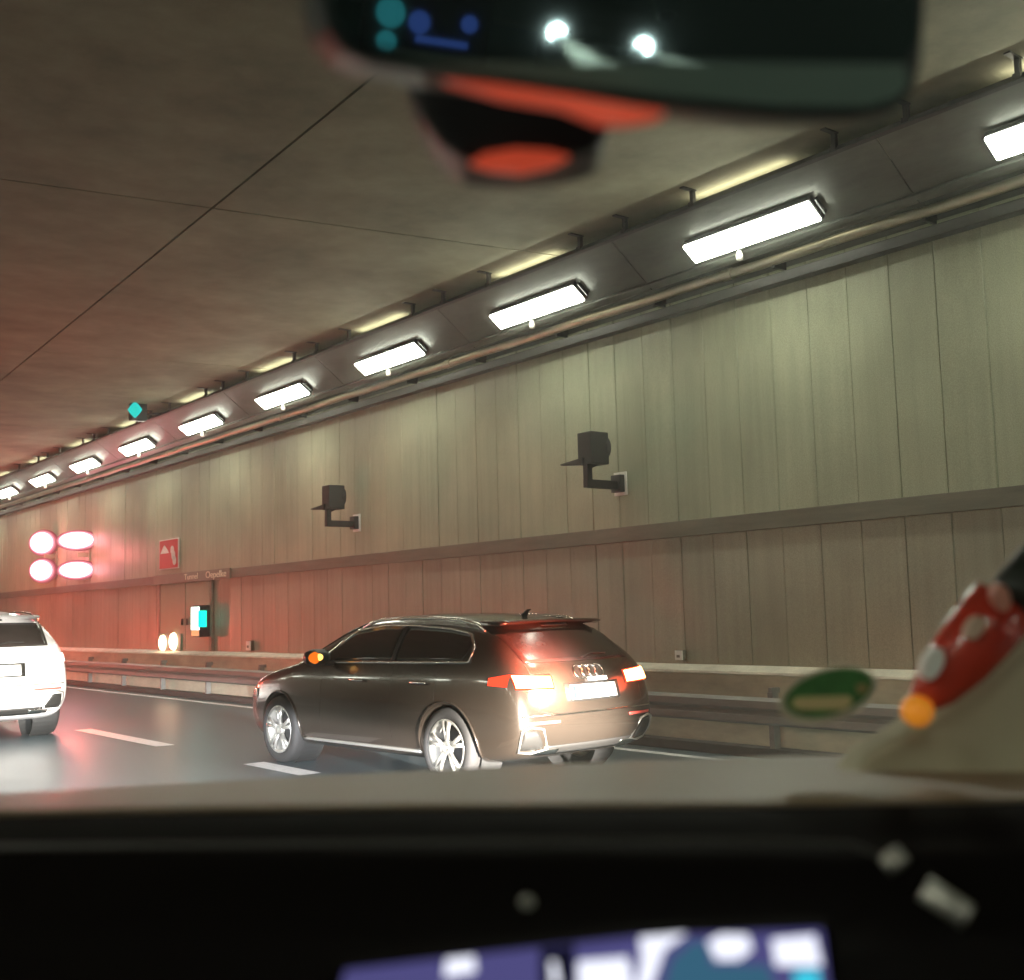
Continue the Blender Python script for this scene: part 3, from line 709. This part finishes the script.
ui(m_ui, 'white_block', [(446, 960), (474, 957), (476, 972), (444, 978)]); ui(m_uik, 'dark_block', [(540, 950), (575, 946), (575, 1000), (540, 1000)], .5218)

# pillar trim
pt_ = MB().prism([at(x, y, .98) for x, y in ((845, 785), (868, 757), (905, 736), (960, 694), (1024, 646), (1100, 590), (1200, 560), (1200, 830), (1000, 830), (880, 820))], CF * .05)
pz = pt_.build('pillar_trim', m_pillar, bevel=.008, seg=3); tag(pz, 'pale grey windscreen pillar trim rising at the right edge, below the red tube', 'pillar trim')

# red tube with an orange tip lying on the pillar trim
rtb = thing('red_tube', 'glossy red tube with orange tip and dark end, lying on the grey pillar trim', 'tube', at(917, 710, .93))
rb = Vector(rtb.location)
m_rtube = mat('red_plastic', (0.55, 0.045, 0.025), 0.22, coat=0.6)
axis = [(918, 705), (935, 688), (960, 658), (985, 628), (1005, 604)]; rad = [.010, .019, .026, .028, .028]
MB().tube([at(x, y, .94 - .0005 * i) - rb for i, (x, y) in enumerate(axis)], rad, 20).build('tube_body', m_rtube, rtb, smooth=True)
MB().tube([at(x, y, .938) - rb for x, y in ((1012, 612), (1030, 595), (1055, 570))], [.026, .030, .032], 20).build('dark_cap', mat('dark_green_cap', (0.015, 0.02, 0.014), .5), rtb, smooth=True)
MB().lathe([(-.013, .0005), (-.011, .007), (-.004, .0125), (.004, .0125), (.011, .007), (.013, .0005)], CF, at(917, 711, .928) - rb, 20).build('orange_tip', mat('orange_glow_plastic', (0.95, 0.30, 0.02), .35, emit=(1.0, .35, .03), strength=.30), rtb, smooth=True)  # emission added to the plastic tip so it looks lit
m_wp = mat('white_highlight', (0.9, 0.88, 0.84), 0.35)
def mark(x, y, a, b, ang, d, nm, m):  # white and beige ovals painted where gloss highlights sit on the tube
    ca, sa = math.cos(ang), math.sin(ang)
    pts = [at(x + a * math.cos(t) * ca - b * math.sin(t) * sa, y + a * math.cos(t) * sa + b * math.sin(t) * ca, d) - rb for t in [2 * math.pi * i / 20 for i in range(20)]]
    MB().prism(pts, CF * .012).build(nm, m, rtb)
mark(934, 664, 17, 9, math.radians(-65), .913, 'white_highlight', m_wp); mark(977, 628, 13, 7, math.radians(-55), .908, 'white_highlight', mat('beige_highlight', (.75, .55, .42), .4)); mark(1003, 598, 14, 8, math.radians(80), .906, 'pale_mark', mat('rose_mark', (.70, .30, .22), .4))

# oval sticker on the windscreen
st = thing('oval_sticker', 'oval green sticker with a cream bar and pale rim on the windscreen', 'sticker', at(828, 695, .92))
stb = Vector(st.location)
def oval(x, y, a, b, ang, d):
    ca, sa = math.cos(ang), math.sin(ang)
    return [at(x + a * math.cos(t) * ca - b * math.sin(t) * sa, y + a * math.cos(t) * sa + b * math.sin(t) * ca, d) - stb for t in [2 * math.pi * i / 40 for i in range(40)]]
MB().prism(oval(828, 695, 51, 27, math.radians(-16), .92), CF * .0012).build('rim', mat('sticker_rim', (.55, .50, .38), .6), st)
MB().prism(oval(829, 693, 45, 22, math.radians(-16), .919), CF * .0009).build('green_field', mat('sticker_green', (.05, .17, .045), .5, var=.3, scale=60), st)
MB().prism([at(x, y, .9182) - stb for x, y in ((793, 700), (798, 697), (850, 696), (853, 701), (846, 710), (800, 710), (792, 706))], CF * .0007).build('cream_bar', mat('sticker_cream', (.62, .50, .25), .6), st)
MB().prism([at(x, y, .9182) - stb for x, y in ((856, 685), (866, 684), (868, 691), (858, 694))], CF * .0007).build('small_mark', mat('sticker_tan', (.40, .27, .12), .6), st)

# interior mirror
mi = thing('rear_view_mirror', 'dark interior rear view mirror with sensor housing at the top of the picture', 'mirror', at(620, 20, .50))
mbs = Vector(mi.location)
# the glass is turned so that it shows the road behind: the headlamps of the following car
PM = at(600, 40, .50)
HL = Vector((0.5, -15.7, .66))
MN = ((HL - PM).normalized() + (Vector((0, 0, EYE)) - PM).normalized()).normalized()
def mp_(x, y, d):
    e = Vector((0, 0, EYE)); q = (at(x, y, 1.0) - e)
    return e + q * (((PM - MN * (d - .50)) - e).dot(MN) / q.dot(MN)) - mbs
outline = [(316, -60), (317, 0), (326, 28), (345, 50), (372, 62), (450, 75), (560, 92), (660, 106), (780, 117), (860, 119), (900, 112), (919, 92), (926, 60), (930, 0), (930, -60)]
MB().prism([mp_(x, y, .50) for x, y in outline], -MN * .045).build('housing', mat('mirror_housing', (0.012, 0.022, 0.022), .45), mi, bevel=.006, seg=3)
strip = [(372, 52), (450, 62), (560, 64), (700, 62), (905, 64), (908, 84), (898, 98), (870, 106), (780, 106), (660, 95), (560, 82), (450, 68)]
MB().prism([mp_(x, y, .497) for x, y in strip], -MN * .002).build('bezel_strip', mat('bezel_green_grey', (0.12, 0.19, 0.16), .5), mi)
mg = MB().prism([mp_(x, y, .498) for x, y in ((332, -56), (332, 5), (342, 30), (372, 46), (450, 60), (560, 63), (700, 61), (906, 62), (918, 40), (920, -56))], -MN * .002)
mirror_glass = mg.build('mirror_glass', mat('mirror_tinted', (0.24, 0.36, 0.36), .03, 1.0), mi)
ss = MB().prism([at(x, y, .57) - mbs for x, y in ((392, 30), (405, 85), (418, 112), (438, 140), (462, 156), (505, 160), (560, 156), (596, 148), (611, 130), (612, 100), (640, 60), (600, 30))], CF * .06)
sh = ss.build('sensor_housing', mat('sensor_housing_black', (0.012, 0.013, 0.015), .5), mi, bevel=.006, seg=3)
m_rl = mat('red_sheen', (0.75, 0.085, 0.04), .35, coat=.3, emit=(.85, .10, .045), strength=.36)  # glowing red pieces stand in for red reflections under mirror and housing
MB().prism([at(x, y, .475) - mbs for x, y in ((440, 78), (500, 84), (570, 94), (640, 106), (668, 110), (655, 117), (628, 122), (600, 122), (560, 106), (500, 96))], CF * .008).build('red_sheen_strip', m_rl, mi, bevel=.002)
MB().prism([at(x, y, .562) - mbs for x, y in ((468, 162), (485, 152), (515, 147), (548, 149), (572, 155), (552, 165), (520, 172), (490, 169))], CF * .008).build('red_sheen', m_rl, sh, bevel=.002)

# dipped headlamps of the camera's own car: flat beams cut off below the bumper of the cars ahead
for sx_ in (-0.6, 0.6):
    ld = bpy.data.lights.new('own_headlamp', 'SPOT'); lo = bpy.data.objects.new('own_headlamp', ld); col.objects.link(lo)
    ld.energy = 10500; ld.color = (0.93, 0.96, 1.0); ld.spot_size = math.radians(6.0); ld.spot_blend = 0.6; ld.shadow_soft_size = 0.05
    lo.location = (sx_ + 0.6, 2.2, 0.65); lo.scale = (9.0, 1.0, 1.0)
    lo.rotation_euler = (Vector((4.3, 12.5, 0.02)) - Vector(lo.location)).to_track_quat('-Z', 'Y').to_euler()

# made-up lit board behind, added for the blue and cyan reflection in the mirror
qd = (at(425, 26, 1.0) - Vector((0, 0, EYE))).normalized(); qd = qd - 2 * qd.dot(MN) * MN
bs = thing('added_lit_board', 'added blue and cyan lit board behind the camera, seen only in the mirror', 'sign', at(425, 26, .5) + qd * 14.0, math.atan2(-qd.x, qd.y))
MB().box((0, 0.06, 0), (1.5, 0.08, 0.9)).build('case', m_dark, bs)
MB().lathe([(0, .001), (0, .17), (.02, .17), (.02, .001)], Vector((0, -1, 0)), Vector((.42, .01, .08)), 24).lathe([(0, .001), (0, .12), (.02, .12), (.02, .001)], Vector((0, -1, 0)), Vector((.44, .01, -.24)), 24).build('added_cyan_face', glow('added_board_cyan', (0.08, 0.50, 0.56), 0.55), bs)
MB().box((-0.20, 0, -0.16), (0.62, 0.02, 0.08)).lathe([(0, .001), (0, .13), (.02, .13), (.02, .001)], Vector((0, -1, 0)), Vector((.08, .01, .02)), 24).lathe([(0, .001), (0, .10), (.02, .10), (.02, .001)], Vector((0, -1, 0)), Vector((-.5, .01, .08)), 24).build('added_blue_face', glow('added_board_blue', (0.10, 0.16, 0.6), 0.6), bs)

# ------------------------------------------------------------------ the hazy tunnel air
hm = bpy.data.materials.new('haze_air'); hm.use_nodes = True
hn = hm.node_tree; hn.nodes.clear()
ho = hn.nodes.new('ShaderNodeOutputMaterial'); hv = hn.nodes.new('ShaderNodeVolumePrincipled')
hv.inputs['Color'].default_value = (0.90, 0.92, 0.82, 1); hv.inputs['Density'].default_value = HAZE; hv.inputs['Anisotropy'].default_value = 0.55
hn.links.new(hv.outputs[0], ho.inputs['Volume'])
tag(MB().box(((LX + WX) / 2, (Y0 + Y1) / 2, 2.6), (WX - LX + 8, Y1 - Y0 + 24, 8.0)).build('haze', hm), kind='stuff')
